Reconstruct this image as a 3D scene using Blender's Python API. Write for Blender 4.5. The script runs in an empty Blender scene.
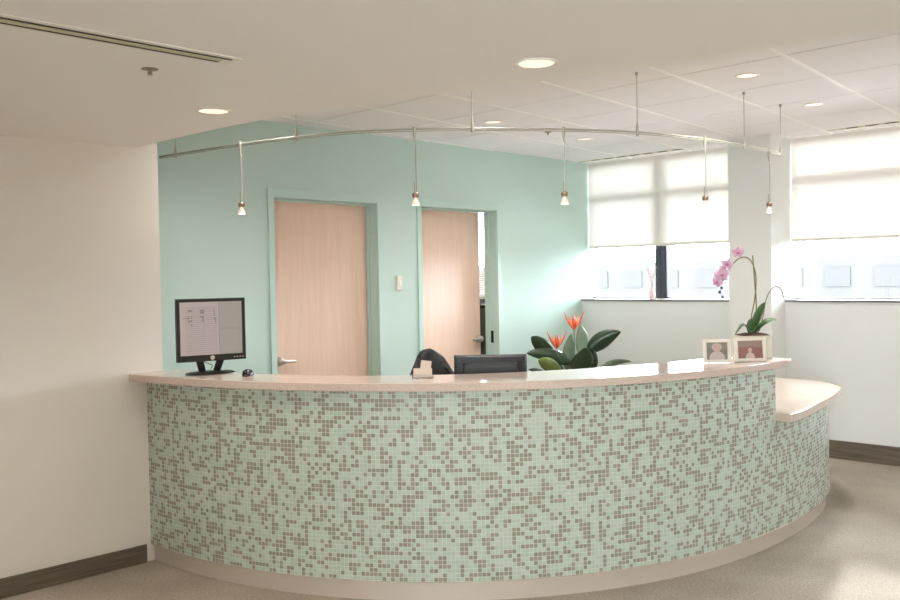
import bpy, bmesh, math, random
from mathutils import Vector, Matrix, Euler
random.seed(7)
sc = bpy.context.scene
C = sc.collection
PI = math.pi
R = math.radians

# ------------------------------------------------------------------ materials
def new_mat(name):
    m = bpy.data.materials.new(name); m.use_nodes = True
    nt = m.node_tree
    return m, nt, nt.nodes['Principled BSDF']
def N(nt, typ, **kw):
    n = nt.nodes.new(typ)
    for k, v in kw.items(): setattr(n, k, v)
    return n
def mat(name, col, rough=.6, metal=0, spec=.5, noise=0, nscale=20, bump=0, bscale=60, coat=0, emit=None, estr=0, trans=0, stretch=None):
    m, nt, b = new_mat(name)
    b.inputs['Base Color'].default_value = (*col, 1)
    b.inputs['Roughness'].default_value = rough
    b.inputs['Metallic'].default_value = metal
    b.inputs['Specular IOR Level'].default_value = spec
    b.inputs['Coat Weight'].default_value = coat
    if trans: b.inputs['Transmission Weight'].default_value = trans
    if emit:
        b.inputs['Emission Color'].default_value = (*emit, 1); b.inputs['Emission Strength'].default_value = estr
    tc = N(nt, 'ShaderNodeTexCoord')
    src = tc.outputs['Object']
    if stretch:
        mp = N(nt, 'ShaderNodeMapping'); mp.inputs['Scale'].default_value = stretch
        nt.links.new(src, mp.inputs['Vector']); src = mp.outputs['Vector']
    if noise:
        n = N(nt, 'ShaderNodeTexNoise'); n.inputs['Scale'].default_value = nscale; n.inputs['Detail'].default_value = 5
        nt.links.new(src, n.inputs['Vector'])
        r = N(nt, 'ShaderNodeValToRGB')
        r.color_ramp.elements[0].position = .3; r.color_ramp.elements[1].position = .7
        r.color_ramp.elements[0].color = (*[c * (1 - noise) for c in col], 1)
        r.color_ramp.elements[1].color = (*[min(1, c * (1 + noise)) for c in col], 1)
        nt.links.new(n.outputs['Fac'], r.inputs['Fac']); nt.links.new(r.outputs['Color'], b.inputs['Base Color'])
    if bump:
        n2 = N(nt, 'ShaderNodeTexNoise'); n2.inputs['Scale'].default_value = bscale; n2.inputs['Detail'].default_value = 3
        nt.links.new(src, n2.inputs['Vector'])
        bp = N(nt, 'ShaderNodeBump'); bp.inputs['Strength'].default_value = bump; bp.inputs['Distance'].default_value = .002
        nt.links.new(n2.outputs['Fac'], bp.inputs['Height']); nt.links.new(bp.outputs['Normal'], b.inputs['Normal'])
    return m

def srgb(r, g, b):
    f = lambda c: ((c / 255 + .055) / 1.055) ** 2.4 if c > 10 else c / 255 / 12.92
    return (f(r), f(g), f(b))

M = {}
M['paint'] = mat('warm_white_paint', srgb(232, 226, 218), .75, spec=.25, noise=.015, nscale=1.5, bump=.12, bscale=180)
M['ceil_paint'] = mat('soffit_paint', srgb(243, 240, 236), .85, spec=.2, noise=.01, nscale=1.2, bump=.08, bscale=150)
M['white_wall'] = mat('window_wall_paint', srgb(226, 226, 222), .75, spec=.25, noise=.012, nscale=1.5, bump=.1, bscale=180)
M['teal'] = mat('mint_paint', srgb(198, 219, 212), .9, spec=.1, noise=.012, nscale=1.3, bump=.1, bscale=180)
M['teal_gloss'] = mat('mint_enamel', srgb(192, 217, 208), .35, spec=.45)
M['tile_ceiling'] = mat('acoustic_tile', srgb(243, 240, 241), .9, spec=.1, noise=.03, nscale=220, bump=.35, bscale=320)
M['tbar'] = mat('white_metal_bar', srgb(250, 248, 244), .4)
M['ceil_gap'] = mat('tile_joint', srgb(84, 72, 64), .9)
M['white_metal'] = mat('white_enamel', srgb(232, 226, 216), .4)
M['black'] = mat('black_void', (.006, .006, .006), .8)
M['dark_slot'] = mat('slot_dark', srgb(38, 34, 22), .6)
M['dull_slot'] = mat('slot_blade', srgb(196, 190, 158), .45)
M['black_plastic'] = mat('black_plastic', (.014, .015, .013), .38, bump=.2, bscale=400)
M['black_gloss'] = mat('black_gloss_plastic', (.01, .01, .011), .15)
M['black_fabric'] = mat('black_leather', (.02, .02, .021), .38, bump=.3, bscale=90)
M['steel'] = mat('satin_steel', (.62, .6, .57), .3, 1)
M['chrome'] = mat('chrome', (.8, .78, .74), .12, 1)
M['brass'] = mat('satin_rail', srgb(180, 177, 164), .5, .35)
M['pewter'] = mat('pendant_cap_metal', srgb(150, 132, 112), .35, .9)
M['frame_dark'] = mat('anodised_frame', srgb(62, 66, 74), .4, .3)
M['sill_dark'] = mat('dark_sill', srgb(112, 108, 114), .4)
M['photo_frame'] = mat('white_wood_frame', srgb(238, 230, 218), .4)
M['planter'] = mat('glazed_planter', srgb(226, 226, 206), .18, coat=.4)
M['planter_green'] = mat('glazed_planter_green', srgb(158, 180, 122), .15, coat=.5)
M['soil'] = mat('bark_soil', srgb(74, 52, 36), .9, noise=.5, nscale=60, bump=1, bscale=120)
M['pot'] = mat('terracotta_grey', srgb(120, 112, 100), .6, noise=.1, nscale=10)
M['leaf'] = mat('deep_green_leaf', srgb(34, 60, 32), .32, noise=.35, nscale=14, coat=.25, stretch=(6, 6, 1))
M['leaf_light'] = mat('yellow_green_leaf', srgb(108, 128, 58), .35, noise=.2, nscale=14, coat=.2)
M['leaf_grey'] = mat('silver_green_leaf', srgb(122, 142, 120), .4, noise=.2, nscale=14, coat=.2)
M['leaf_orchid'] = mat('orchid_leaf', srgb(66, 98, 52), .35, noise=.2, nscale=20, coat=.2)
M['stem'] = mat('olive_stem', srgb(118, 114, 58), .5, noise=.15, nscale=40)
M['bract'] = mat('orange_bract', srgb(232, 92, 50), .4, noise=.2, nscale=30)
M['bract_light'] = mat('peach_bract', srgb(245, 165, 125), .4)
M['petal'] = mat('pink_petal', srgb(222, 178, 204), .5, noise=.12, nscale=50)
M['petal_dark'] = mat('magenta_lip', srgb(190, 100, 150), .5)
M['bud'] = mat('bluish_bud', srgb(62, 74, 104), .5)
M['card'] = mat('card_paper', srgb(222, 206, 188), .7)
M['toe'] = mat('brushed_kick', srgb(222, 211, 200), .36, .45, bump=.15, bscale=60, stretch=(1, 1, 14))
M['trim_bright'] = mat('bright_trim', srgb(236, 228, 210), .25, .6)
M['ground'] = mat('outside_paving', (.6, .59, .57), .9)
M['concrete'] = mat('outside_concrete', (.045, .0435, .043), .9, spec=0, noise=.05, nscale=.5)
M['outside_glass'] = mat('outside_glass', (.0415, .0405, .041), .6, spec=0)
M['grey_panel'] = mat('grey_wall', srgb(120, 112, 104), .8)
M['blush'] = mat('blush_ceramic', srgb(232, 196, 196), .3)

def wood_mat(name, c1, c2, c3):
    m, nt, b = new_mat(name)
    tc = N(nt, 'ShaderNodeTexCoord')
    mp = N(nt, 'ShaderNodeMapping'); mp.inputs['Scale'].default_value = (22, 22, .9)
    nt.links.new(tc.outputs['Object'], mp.inputs['Vector'])
    n = N(nt, 'ShaderNodeTexNoise'); n.inputs['Scale'].default_value = 1.6; n.inputs['Detail'].default_value = 6; n.inputs['Distortion'].default_value = .6
    nt.links.new(mp.outputs['Vector'], n.inputs['Vector'])
    mp2 = N(nt, 'ShaderNodeMapping'); mp2.inputs['Scale'].default_value = (160, 160, 6)
    nt.links.new(tc.outputs['Object'], mp2.inputs['Vector'])
    n2 = N(nt, 'ShaderNodeTexNoise'); n2.inputs['Scale'].default_value = 1; n2.inputs['Detail'].default_value = 2
    nt.links.new(mp2.outputs['Vector'], n2.inputs['Vector'])
    r = N(nt, 'ShaderNodeValToRGB'); cr = r.color_ramp
    cr.elements[0].position = .32; cr.elements[0].color = (*c1, 1)
    cr.elements[1].position = .7; cr.elements[1].color = (*c3, 1)
    e = cr.elements.new(.5); e.color = (*c2, 1)
    nt.links.new(n.outputs['Fac'], r.inputs['Fac'])
    mx = N(nt, 'ShaderNodeMix', data_type='RGBA', blend_type='MULTIPLY'); mx.inputs['Factor'].default_value = .16
    r2 = N(nt, 'ShaderNodeValToRGB'); r2.color_ramp.elements[0].position = .35; r2.color_ramp.elements[0].color = (.75, .72, .68, 1); r2.color_ramp.elements[1].position = .6; r2.color_ramp.elements[1].color = (1, 1, 1, 1)
    nt.links.new(n2.outputs['Fac'], r2.inputs['Fac'])
    nt.links.new(r.outputs['Color'], mx.inputs['A']); nt.links.new(r2.outputs['Color'], mx.inputs['B'])
    nt.links.new(mx.outputs['Result'], b.inputs['Base Color'])
    b.inputs['Roughness'].default_value = .38
    return m
M['door_wood'] = wood_mat('maple_veneer', srgb(229, 195, 174), srgb(233, 201, 181), srgb(236, 206, 187))

def base_mat():
    m, nt, b = new_mat('dark_wood_base')
    tc = N(nt, 'ShaderNodeTexCoord')
    mp = N(nt, 'ShaderNodeMapping'); mp.inputs['Scale'].default_value = (1.5, 1.5, 90)
    nt.links.new(tc.outputs['Object'], mp.inputs['Vector'])
    n = N(nt, 'ShaderNodeTexNoise'); n.inputs['Scale'].default_value = 2; n.inputs['Detail'].default_value = 6
    nt.links.new(mp.outputs['Vector'], n.inputs['Vector'])
    r = N(nt, 'ShaderNodeValToRGB')
    r.color_ramp.elements[0].position = .35; r.color_ramp.elements[0].color = (*srgb(80, 69, 59), 1)
    r.color_ramp.elements[1].position = .65; r.color_ramp.elements[1].color = (*srgb(118, 105, 92), 1)
    nt.links.new(n.outputs['Fac'], r.inputs['Fac']); nt.links.new(r.outputs['Color'], b.inputs['Base Color'])
    b.inputs['Roughness'].default_value = .5
    return m
M['base'] = base_mat()

def floor_mat():
    m, nt, b = new_mat('woven_vinyl_floor')
    tc = N(nt, 'ShaderNodeTexCoord')
    def noise(scale, sx, sy, det):
        mp = N(nt, 'ShaderNodeMapping'); mp.inputs['Scale'].default_value = (sx, sy, 1)
        nt.links.new(tc.outputs['Object'], mp.inputs['Vector'])
        n = N(nt, 'ShaderNodeTexNoise'); n.inputs['Scale'].default_value = scale; n.inputs['Detail'].default_value = det
        nt.links.new(mp.outputs['Vector'], n.inputs['Vector']); return n.outputs['Fac']
    a = noise(60, 1, 4, 4); c = noise(60, 4, 1, 4); d = noise(2.2, 1, 1, 3)
    ad = N(nt, 'ShaderNodeMath', operation='ADD'); nt.links.new(a, ad.inputs[0]); nt.links.new(c, ad.inputs[1])
    ml = N(nt, 'ShaderNodeMath', operation='MULTIPLY'); ml.inputs[1].default_value = .4; nt.links.new(ad.outputs[0], ml.inputs[0])
    m2 = N(nt, 'ShaderNodeMath', operation='MULTIPLY_ADD'); m2.inputs[1].default_value = .2; nt.links.new(d, m2.inputs[0]); nt.links.new(ml.outputs[0], m2.inputs[2])
    r = N(nt, 'ShaderNodeValToRGB')
    r.color_ramp.elements[0].position = .40; r.color_ramp.elements[0].color = (*srgb(142, 132, 120), 1)
    r.color_ramp.elements[1].position = .60; r.color_ramp.elements[1].color = (*srgb(186, 175, 162), 1)
    nt.links.new(m2.outputs[0], r.inputs['Fac']); nt.links.new(r.outputs['Color'], b.inputs['Base Color'])
    b.inputs['Roughness'].default_value = .72; b.inputs['Specular IOR Level'].default_value = .12
    bp = N(nt, 'ShaderNodeBump'); bp.inputs['Strength'].default_value = .25; bp.inputs['Distance'].default_value = .001
    nt.links.new(ad.outputs[0], bp.inputs['Height']); nt.links.new(bp.outputs['Normal'], b.inputs['Normal'])
    return m
M['floor'] = floor_mat()

def quartz_mat():
    m, nt, b = new_mat('speckled_quartz')
    tc = N(nt, 'ShaderNodeTexCoord')
    n = N(nt, 'ShaderNodeTexNoise'); n.inputs['Scale'].default_value = 320; n.inputs['Detail'].default_value = 2
    nt.links.new(tc.outputs['Object'], n.inputs['Vector'])
    r = N(nt, 'ShaderNodeValToRGB'); cr = r.color_ramp
    cr.elements[0].position = .34; cr.elements[0].color = (*srgb(174, 150, 136), 1)
    cr.elements[1].position = .62; cr.elements[1].color = (*srgb(220, 204, 192), 1)
    e = cr.elements.new(.45); e.color = (*srgb(206, 185, 171), 1)
    nt.links.new(n.outputs['Fac'], r.inputs['Fac']); nt.links.new(r.outputs['Color'], b.inputs['Base Color'])
    b.inputs['Roughness'].default_value = .09; b.inputs['Specular IOR Level'].default_value = .6
    return m
M['quartz'] = quartz_mat()

TS = .0208
def mosaic_mat():
    m, nt, b = new_mat('glass_mosaic')
    uv = N(nt, 'ShaderNodeUVMap')
    sep = N(nt, 'ShaderNodeSeparateXYZ'); nt.links.new(uv.outputs['UV'], sep.inputs[0])
    def math_(op, a, bb=None, clamp=False):
        n = N(nt, 'ShaderNodeMath', operation=op); n.use_clamp = clamp
        for i, v in enumerate((a, bb)):
            if v is None: continue
            if isinstance(v, (int, float)): n.inputs[i].default_value = v
            else: nt.links.new(v, n.inputs[i])
        return n.outputs[0]
    u = math_('DIVIDE', sep.outputs[0], TS); v = math_('DIVIDE', sep.outputs[1], TS)
    iu = math_('FLOOR', u); iv = math_('FLOOR', v); fu = math_('FRACT', u); fv = math_('FRACT', v)
    cell = N(nt, 'ShaderNodeCombineXYZ'); nt.links.new(iu, cell.inputs[0]); nt.links.new(iv, cell.inputs[1])
    wn = N(nt, 'ShaderNodeTexWhiteNoise', noise_dimensions='2D'); nt.links.new(cell.outputs[0], wn.inputs['Vector'])
    sc2 = N(nt, 'ShaderNodeVectorMath', operation='MULTIPLY'); sc2.inputs[1].default_value = (.36, .55, 1); nt.links.new(cell.outputs[0], sc2.inputs[0])
    cl = N(nt, 'ShaderNodeTexNoise', noise_dimensions='2D'); cl.inputs['Scale'].default_value = 1; cl.inputs['Detail'].default_value = 0
    nt.links.new(sc2.outputs[0], cl.inputs['Vector'])
    val = math_('ADD', math_('MULTIPLY', wn.outputs['Value'], .50), math_('MULTIPLY', cl.outputs['Fac'], .85))
    dark = math_('GREATER_THAN', val, .717)
    # per-tile variation
    w2 = N(nt, 'ShaderNodeTexWhiteNoise', noise_dimensions='3D')
    c3 = N(nt, 'ShaderNodeCombineXYZ'); nt.links.new(iu, c3.inputs[0]); nt.links.new(iv, c3.inputs[1]); c3.inputs[2].default_value = 5.5
    nt.links.new(c3.outputs[0], w2.inputs['Vector'])
    rl = N(nt, 'ShaderNodeValToRGB'); rl.color_ramp.elements[0].color = (*srgb(178, 191, 178), 1); rl.color_ramp.elements[1].color = (*srgb(190, 203, 191), 1)
    nt.links.new(w2.outputs['Value'], rl.inputs['Fac'])
    rd = N(nt, 'ShaderNodeValToRGB'); rd.color_ramp.elements[0].color = (*srgb(142, 140, 126), 1); rd.color_ramp.elements[1].color = (*srgb(160, 152, 141), 1)
    nt.links.new(w2.outputs['Value'], rd.inputs['Fac'])
    mx = N(nt, 'ShaderNodeMix', data_type='RGBA'); nt.links.new(dark, mx.inputs['Factor']); nt.links.new(rl.outputs['Color'], mx.inputs['A']); nt.links.new(rd.outputs['Color'], mx.inputs['B'])
    eu = math_('ABSOLUTE', math_('SUBTRACT', fu, .5)); ev = math_('ABSOLUTE', math_('SUBTRACT', fv, .5))
    edge = math_('MAXIMUM', eu, ev)
    grout = math_('GREATER_THAN', edge, .447)
    mg = N(nt, 'ShaderNodeMix', data_type='RGBA'); nt.links.new(grout, mg.inputs['Factor']); nt.links.new(mx.outputs['Result'], mg.inputs['A']); mg.inputs['B'].default_value = (*srgb(204, 212, 198), 1)
    nt.links.new(mg.outputs['Result'], b.inputs['Base Color'])
    rr = math_('ADD', math_('MULTIPLY', grout, .55), .22)
    nt.links.new(rr, b.inputs['Roughness'])
    hs = N(nt, 'ShaderNodeMapRange'); hs.inputs['From Min'].default_value = .4; hs.inputs['From Max'].default_value = .46; hs.inputs['To Min'].default_value = 1; hs.inputs['To Max'].default_value = 0
    nt.links.new(edge, hs.inputs['Value'])
    hh = math_('ADD', hs.outputs[0], math_('MULTIPLY', wn.outputs['Value'], .15))
    bp = N(nt, 'ShaderNodeBump'); bp.inputs['Strength'].default_value = .4; bp.inputs['Distance'].default_value = .0012
    nt.links.new(hh, bp.inputs['Height']); nt.links.new(bp.outputs['Normal'], b.inputs['Normal'])
    return m
M['mosaic'] = mosaic_mat()

def glass_mat(name, tint=(1, 1, 1), ior=1.45):
    m = bpy.data.materials.new(name); m.use_nodes = True; nt = m.node_tree; nt.nodes.clear()
    out = N(nt, 'ShaderNodeOutputMaterial'); mix = N(nt, 'ShaderNodeMixShader')
    tr = N(nt, 'ShaderNodeBsdfTransparent'); tr.inputs[0].default_value = (*tint, 1)
    gl = N(nt, 'ShaderNodeBsdfGlossy'); gl.inputs['Roughness'].default_value = .02
    fr = N(nt, 'ShaderNodeFresnel'); fr.inputs[0].default_value = ior
    nt.links.new(fr.outputs[0], mix.inputs[0]); nt.links.new(tr.outputs[0], mix.inputs[1]); nt.links.new(gl.outputs[0], mix.inputs[2])
    nt.links.new(mix.outputs[0], out.inputs[0]); return m
M['glass'] = glass_mat('window_glass', (.97, .98, .98))
M['acrylic'] = glass_mat('clear_acrylic', (.93, .93, .92), 1.3)
M['bulb_glass'] = mat('frosted_bulb_glass', srgb(246, 226, 220), .25, emit=srgb(255, 215, 205), estr=.06, trans=.5)

def shade_mat():
    m = bpy.data.materials.new('roller_shade_cloth'); m.use_nodes = True; nt = m.node_tree; nt.nodes.clear()
    out = N(nt, 'ShaderNodeOutputMaterial')
    di = N(nt, 'ShaderNodeBsdfDiffuse'); di.inputs[0].default_value = (*srgb(236, 230, 222), 1)
    tl = N(nt, 'ShaderNodeBsdfTranslucent'); tl.inputs[0].default_value = (*srgb(240, 232, 226), 1)
    tr = N(nt, 'ShaderNodeBsdfTransparent')
    m1 = N(nt, 'ShaderNodeMixShader'); m1.inputs[0].default_value = .068
    m2 = N(nt, 'ShaderNodeMixShader'); m2.inputs[0].default_value = .004
    nt.links.new(di.outputs[0], m1.inputs[1]); nt.links.new(tl.outputs[0], m1.inputs[2])
    nt.links.new(m1.outputs[0], m2.inputs[1]); nt.links.new(tr.outputs[0], m2.inputs[2]); nt.links.new(m2.outputs[0], out.inputs[0])
    return m
M['shade'] = shade_mat()

def emis(name, col, s, speck=False):
    m, nt, b = new_mat(name)
    b.inputs['Base Color'].default_value = (*col, 1); b.inputs['Roughness'].default_value = .4
    b.inputs['Emission Color'].default_value = (*col, 1); b.inputs['Emission Strength'].default_value = s
    if speck:
        tc = N(nt, 'ShaderNodeTexCoord'); v = N(nt, 'ShaderNodeTexVoronoi'); v.inputs['Scale'].default_value = 38
        nt.links.new(tc.outputs['Object'], v.inputs['Vector'])
        r = N(nt, 'ShaderNodeMapRange'); r.inputs['From Min'].default_value = 0; r.inputs['From Max'].default_value = .5
        r.inputs['To Min'].default_value = s * 1.5; r.inputs['To Max'].default_value = s * .75
        nt.links.new(v.outputs['Distance'], r.inputs['Value']); nt.links.new(r.outputs[0], b.inputs['Emission Strength'])
    return m
M['lamp'] = emis('downlight_lens', srgb(255, 232, 212), .85, True)
M['lamp_small'] = emis('ceiling_lens', srgb(255, 238, 222), .85, True)
M['filament'] = emis('filament', srgb(255, 225, 205), 2.2)
M['emblem'] = mat('silver_emblem', srgb(214, 196, 186), .3, .3)

def screen_mat():
    m, nt, b = new_mat('lit_screen')
    tc = N(nt, 'ShaderNodeTexCoord'); sep = N(nt, 'ShaderNodeSeparateXYZ'); nt.links.new(tc.outputs['Generated'], sep.inputs[0])
    def math_(op, a, bb=None):
        n = N(nt, 'ShaderNodeMath', operation=op)
        for i, v in enumerate((a, bb)):
            if v is None: continue
            if isinstance(v, (int, float)): n.inputs[i].default_value = v
            else: nt.links.new(v, n.inputs[i])
        return n.outputs[0]
    X, Z = sep.outputs[0], sep.outputs[2]
    def band(v, a, c): return math_('MULTIPLY', math_('GREATER_THAN', v, a), math_('LESS_THAN', v, c))
    rows = math_('LESS_THAN', math_('FRACT', math_('MULTIPLY', Z, 26)), .28)
    tbl = math_('MULTIPLY', band(X, .09, .60), band(Z, .03, .90))
    lines = math_('MULTIPLY', rows, tbl)
    cm = N(nt, 'ShaderNodeCombineXYZ'); nt.links.new(math_('FLOOR', math_('MULTIPLY', X, 34)), cm.inputs[0]); nt.links.new(math_('FLOOR', math_('MULTIPLY', Z, 26)), cm.inputs[1])
    wn = N(nt, 'ShaderNodeTexWhiteNoise', noise_dimensions='2D'); nt.links.new(cm.outputs[0], wn.inputs['Vector'])
    words = math_('MULTIPLY', math_('GREATER_THAN', wn.outputs['Value'], .45), math_('MULTIPLY', math_('SUBTRACT', 1, rows), tbl))
    cols = math_('ADD', math_('ADD', band(X, .13, .2), band(X, .32, .39)), band(X, .54, .58))
    words = math_('MULTIPLY', words, math_('MULTIPLY', cols, math_('ADD', math_('MULTIPLY', band(Z, .55, .86), .9), .12)))
    head = math_('MULTIPLY', band(X, .05, .17), band(Z, .685, .705))
    vline = math_('MULTIPLY', band(X, .615, .63), band(Z, .05, .97))
    mark = math_('MULTIPLY', band(X, .66, .97), band(Z, .47, .50))
    dk = math_('ADD', math_('ADD', math_('MULTIPLY', lines, .30), math_('MULTIPLY', words, .5)), math_('ADD', math_('MULTIPLY', vline, .25), math_('ADD', math_('MULTIPLY', head, .4), math_('MULTIPLY', mark, .12))))
    left = N(nt, 'ShaderNodeMix', data_type='RGBA'); nt.links.new(math_('LESS_THAN', X, .62), left.inputs['Factor'])
    left.inputs['A'].default_value = (*srgb(166, 155, 145), 1); left.inputs['B'].default_value = (*srgb(186, 168, 162), 1)
    mx = N(nt, 'ShaderNodeMix', data_type='RGBA'); nt.links.new(dk, mx.inputs['Factor']); nt.links.new(left.outputs['Result'], mx.inputs['A']); mx.inputs['B'].default_value = (*srgb(50, 45, 48), 1)
    b.inputs['Base Color'].default_value = (.02, .02, .02, 1); b.inputs['Roughness'].default_value = .5
    nt.links.new(mx.outputs['Result'], b.inputs['Emission Color']); b.inputs['Emission Strength'].default_value = .66
    return m
M['screen'] = screen_mat()

def photo_mat(name, bg, bg2):
    m, nt, b = new_mat(name)
    tc = N(nt, 'ShaderNodeTexCoord'); sep = N(nt, 'ShaderNodeSeparateXYZ'); nt.links.new(tc.outputs['Generated'], sep.inputs[0])
    n = N(nt, 'ShaderNodeTexNoise'); n.inputs['Scale'].default_value = 6; nt.links.new(tc.outputs['Generated'], n.inputs['Vector'])
    a = N(nt, 'ShaderNodeMath', operation='MULTIPLY_ADD'); a.inputs[1].default_value = .25; nt.links.new(n.outputs['Fac'], a.inputs[0]); nt.links.new(sep.outputs[2], a.inputs[2])
    r = N(nt, 'ShaderNodeValToRGB'); r.color_ramp.interpolation = 'EASE'
    r.color_ramp.elements[0].position = .72; r.color_ramp.elements[0].color = (*bg, 1)
    r.color_ramp.elements[1].position = .82; r.color_ramp.elements[1].color = (*bg2, 1)
    nt.links.new(a.outputs[0], r.inputs['Fac']); nt.links.new(r.outputs['Color'], b.inputs['Base Color'])
    b.inputs['Roughness'].default_value = .35
    return m
M['print_grey'] = photo_mat('print_grey', srgb(132, 130, 122), srgb(146, 142, 130))
M['print_red'] = photo_mat('print_red', srgb(150, 106, 102), srgb(156, 136, 126))
M['print_skin'] = mat('print_skin', srgb(204, 172, 158), .4, noise=.06, nscale=90)
M['print_cloth'] = mat('print_cloth', srgb(204, 188, 180), .4, noise=.08, nscale=90)
M['print_hair'] = mat('print_hair', srgb(120, 88, 74), .4)

# ------------------------------------------------------------------ mesh helpers
class MB:
    def __init__(s): s.bm = bmesh.new()
    def add(s, verts, faces, mi=0):
        vs = [s.bm.verts.new(v) for v in verts]; out = []
        for f in faces:
            try: fc = s.bm.faces.new([vs[i] for i in f]); fc.material_index = mi; out.append(fc)
            except ValueError: pass
        return vs
    def box(s, x0, x1, y0, y1, z0, z1, mi=0, mx=None):
        v = [(x, y, z) for z in (z0, z1) for y in (y0, y1) for x in (x0, x1)]
        if mx: v = [mx @ Vector(p) for p in v]
        s.add(v, [(0, 2, 3, 1), (4, 5, 7, 6), (0, 1, 5, 4), (2, 6, 7, 3), (0, 4, 6, 2), (1, 3, 7, 5)], mi); return s
    def prism(s, poly, z0, z1, mi=0):
        n = len(poly)
        v = [(p[0], p[1], z0) for p in poly] + [(p[0], p[1], z1) for p in poly]
        f = [tuple(range(n - 1, -1, -1)), tuple(range(n, 2 * n))] + [(i, (i + 1) % n, n + (i + 1) % n, n + i) for i in range(n)]
        s.add(v, f, mi); return s
    def lathe(s, prof, seg=24, mx=None, mi=0):
        v = []; f = []; rings = []
        for r, z in prof:
            if r < 1e-6: rings.append([len(v)]); v.append((0, 0, z))
            else:
                rings.append(list(range(len(v), len(v) + seg)))
                v += [(r * math.cos(2 * PI * k / seg), r * math.sin(2 * PI * k / seg), z) for k in range(seg)]
        for a, b in zip(rings, rings[1:]):
            for k in range(seg):
                k2 = (k + 1) % seg
                if len(a) == 1 and len(b) == 1: continue
                if len(a) == 1: f.append((a[0], b[k2], b[k]))
                elif len(b) == 1: f.append((a[k], a[k2], b[0]))
                else: f.append((a[k], a[k2], b[k2], b[k]))
        if mx: v = [mx @ Vector(p) for p in v]
        s.add(v, f, mi); return s
    def tube(s, pts, r, seg=8, mi=0, caps=True):
        pts = [Vector(p) for p in pts]; n = len(pts); rr = r if isinstance(r, (list, tuple)) else [r] * n
        v = []; f = []; up = Vector((0, 0, 1)); t0 = (pts[1] - pts[0]).normalized()
        if abs(t0.dot(up)) > .95: up = Vector((1, 0, 0))
        u = t0.cross(up).normalized()
        for i, p in enumerate(pts):
            t = (pts[min(i + 1, n - 1)] - pts[max(i - 1, 0)]).normalized()
            u = (u - t * u.dot(t)).normalized(); w = t.cross(u)
            for k in range(seg):
                a = 2 * PI * k / seg; v.append(p + (u * math.cos(a) + w * math.sin(a)) * rr[i])
        for i in range(n - 1):
            for k in range(seg):
                k2 = (k + 1) % seg; f.append((i * seg + k, i * seg + k2, (i + 1) * seg + k2, (i + 1) * seg + k))
        if caps: f += [tuple(range(seg - 1, -1, -1)), tuple(range((n - 1) * seg, n * seg))]
        s.add(v, f, mi); return s
    def grid(s, fn, nu, nv, mi=0):
        v = [fn(i / nu, j / nv) for j in range(nv + 1) for i in range(nu + 1)]
        f = [(j * (nu + 1) + i, j * (nu + 1) + i + 1, (j + 1) * (nu + 1) + i + 1, (j + 1) * (nu + 1) + i) for j in range(nv) for i in range(nu)]
        s.add(v, f, mi); return s
    def build(s, name, mats, parent=None, smooth=False, bevel=0, solid=0, loc=None, angle=40):
        me = bpy.data.meshes.new(name)
        bmesh.ops.recalc_face_normals(s.bm, faces=s.bm.faces)
        s.bm.to_mesh(me); s.bm.free()
        if not isinstance(mats, (list, tuple)): mats = [mats]
        for m in mats: me.materials.append(m)
        o = bpy.data.objects.new(name, me); C.objects.link(o)
        if parent: o.parent = parent
        if loc: o.location = loc
        if smooth:
            me.polygons.foreach_set('use_smooth', [True] * len(me.polygons))
            if angle: me.set_sharp_from_angle(angle=R(angle))
        if solid:
            md = o.modifiers.new('solid', 'SOLIDIFY'); md.thickness = solid; md.offset = 0
        if bevel:
            md = o.modifiers.new('bevel', 'BEVEL'); md.width = bevel; md.segments = 3; md.limit_method = 'ANGLE'; md.angle_limit = R(35)
        return o

def smoothpts(pts, n=6):
    out = []; P = [Vector(p) for p in pts]
    for i in range(len(P) - 1):
        p0 = P[max(i - 1, 0)]; p1 = P[i]; p2 = P[i + 1]; p3 = P[min(i + 2, len(P) - 1)]
        for k in range(n):
            t = k / n
            out.append(.5 * ((2 * p1) + (p2 - p0) * t + (2 * p0 - 5 * p1 + 4 * p2 - p3) * t * t + (3 * p1 - p0 - 3 * p2 + p3) * t ** 3))
    out.append(P[-1]); return out

def thing(name, label=None, cat=None, loc=(0, 0, 0), rz=0, group=None, kind=None):
    o = bpy.data.objects.new(name, None); C.objects.link(o)
    o.empty_display_size = .1
    o.location = loc; o.rotation_euler = (0, 0, rz)
    return tag(o, label, cat, group, kind)
def tag(o, label=None, cat=None, group=None, kind=None):
    if label: o['label'] = label
    if cat: o['category'] = cat
    if group: o['group'] = group
    if kind: o['kind'] = kind
    return o
def struct(o, label=None):
    o['kind'] = 'structure'
    if label: o['label'] = label
    return o
def kids(o): return [c for c in bpy.data.objects if c.parent == o]
def dup(root, loc, rz=0, label=None):
    r = root.copy(); C.objects.link(r); r.location = loc; r.rotation_euler = (0, 0, rz)
    if label: r['label'] = label
    for ch in kids(root):
        c = ch.copy(); C.objects.link(c); c.parent = r
        for g in kids(ch):
            d = g.copy(); C.objects.link(d); d.parent = c
    return r

# ------------------------------------------------------------------ dimensions
CEIL = 2.69; SOF = 2.287
YL = 4.703            # face of the left foreground wall
YT = 5.482            # face of the mint wall
XW = 7.51             # face of the window wall
XG = 7.64             # plane of the glazing
YN = -3.6; XL = -3.2

# ------------------------------------------------------------------ setting
struct(MB().box(XL - .1, 7.8, YN - .1, 8.4, -.1, 0).build('floor', M['floor']), 'brown grey woven floor')
struct(MB().box(XL - .1, 2.487, YL, YL + .14, 0, CEIL).build('wall_left', M['paint']), 'warm white foreground wall on the left')
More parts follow.
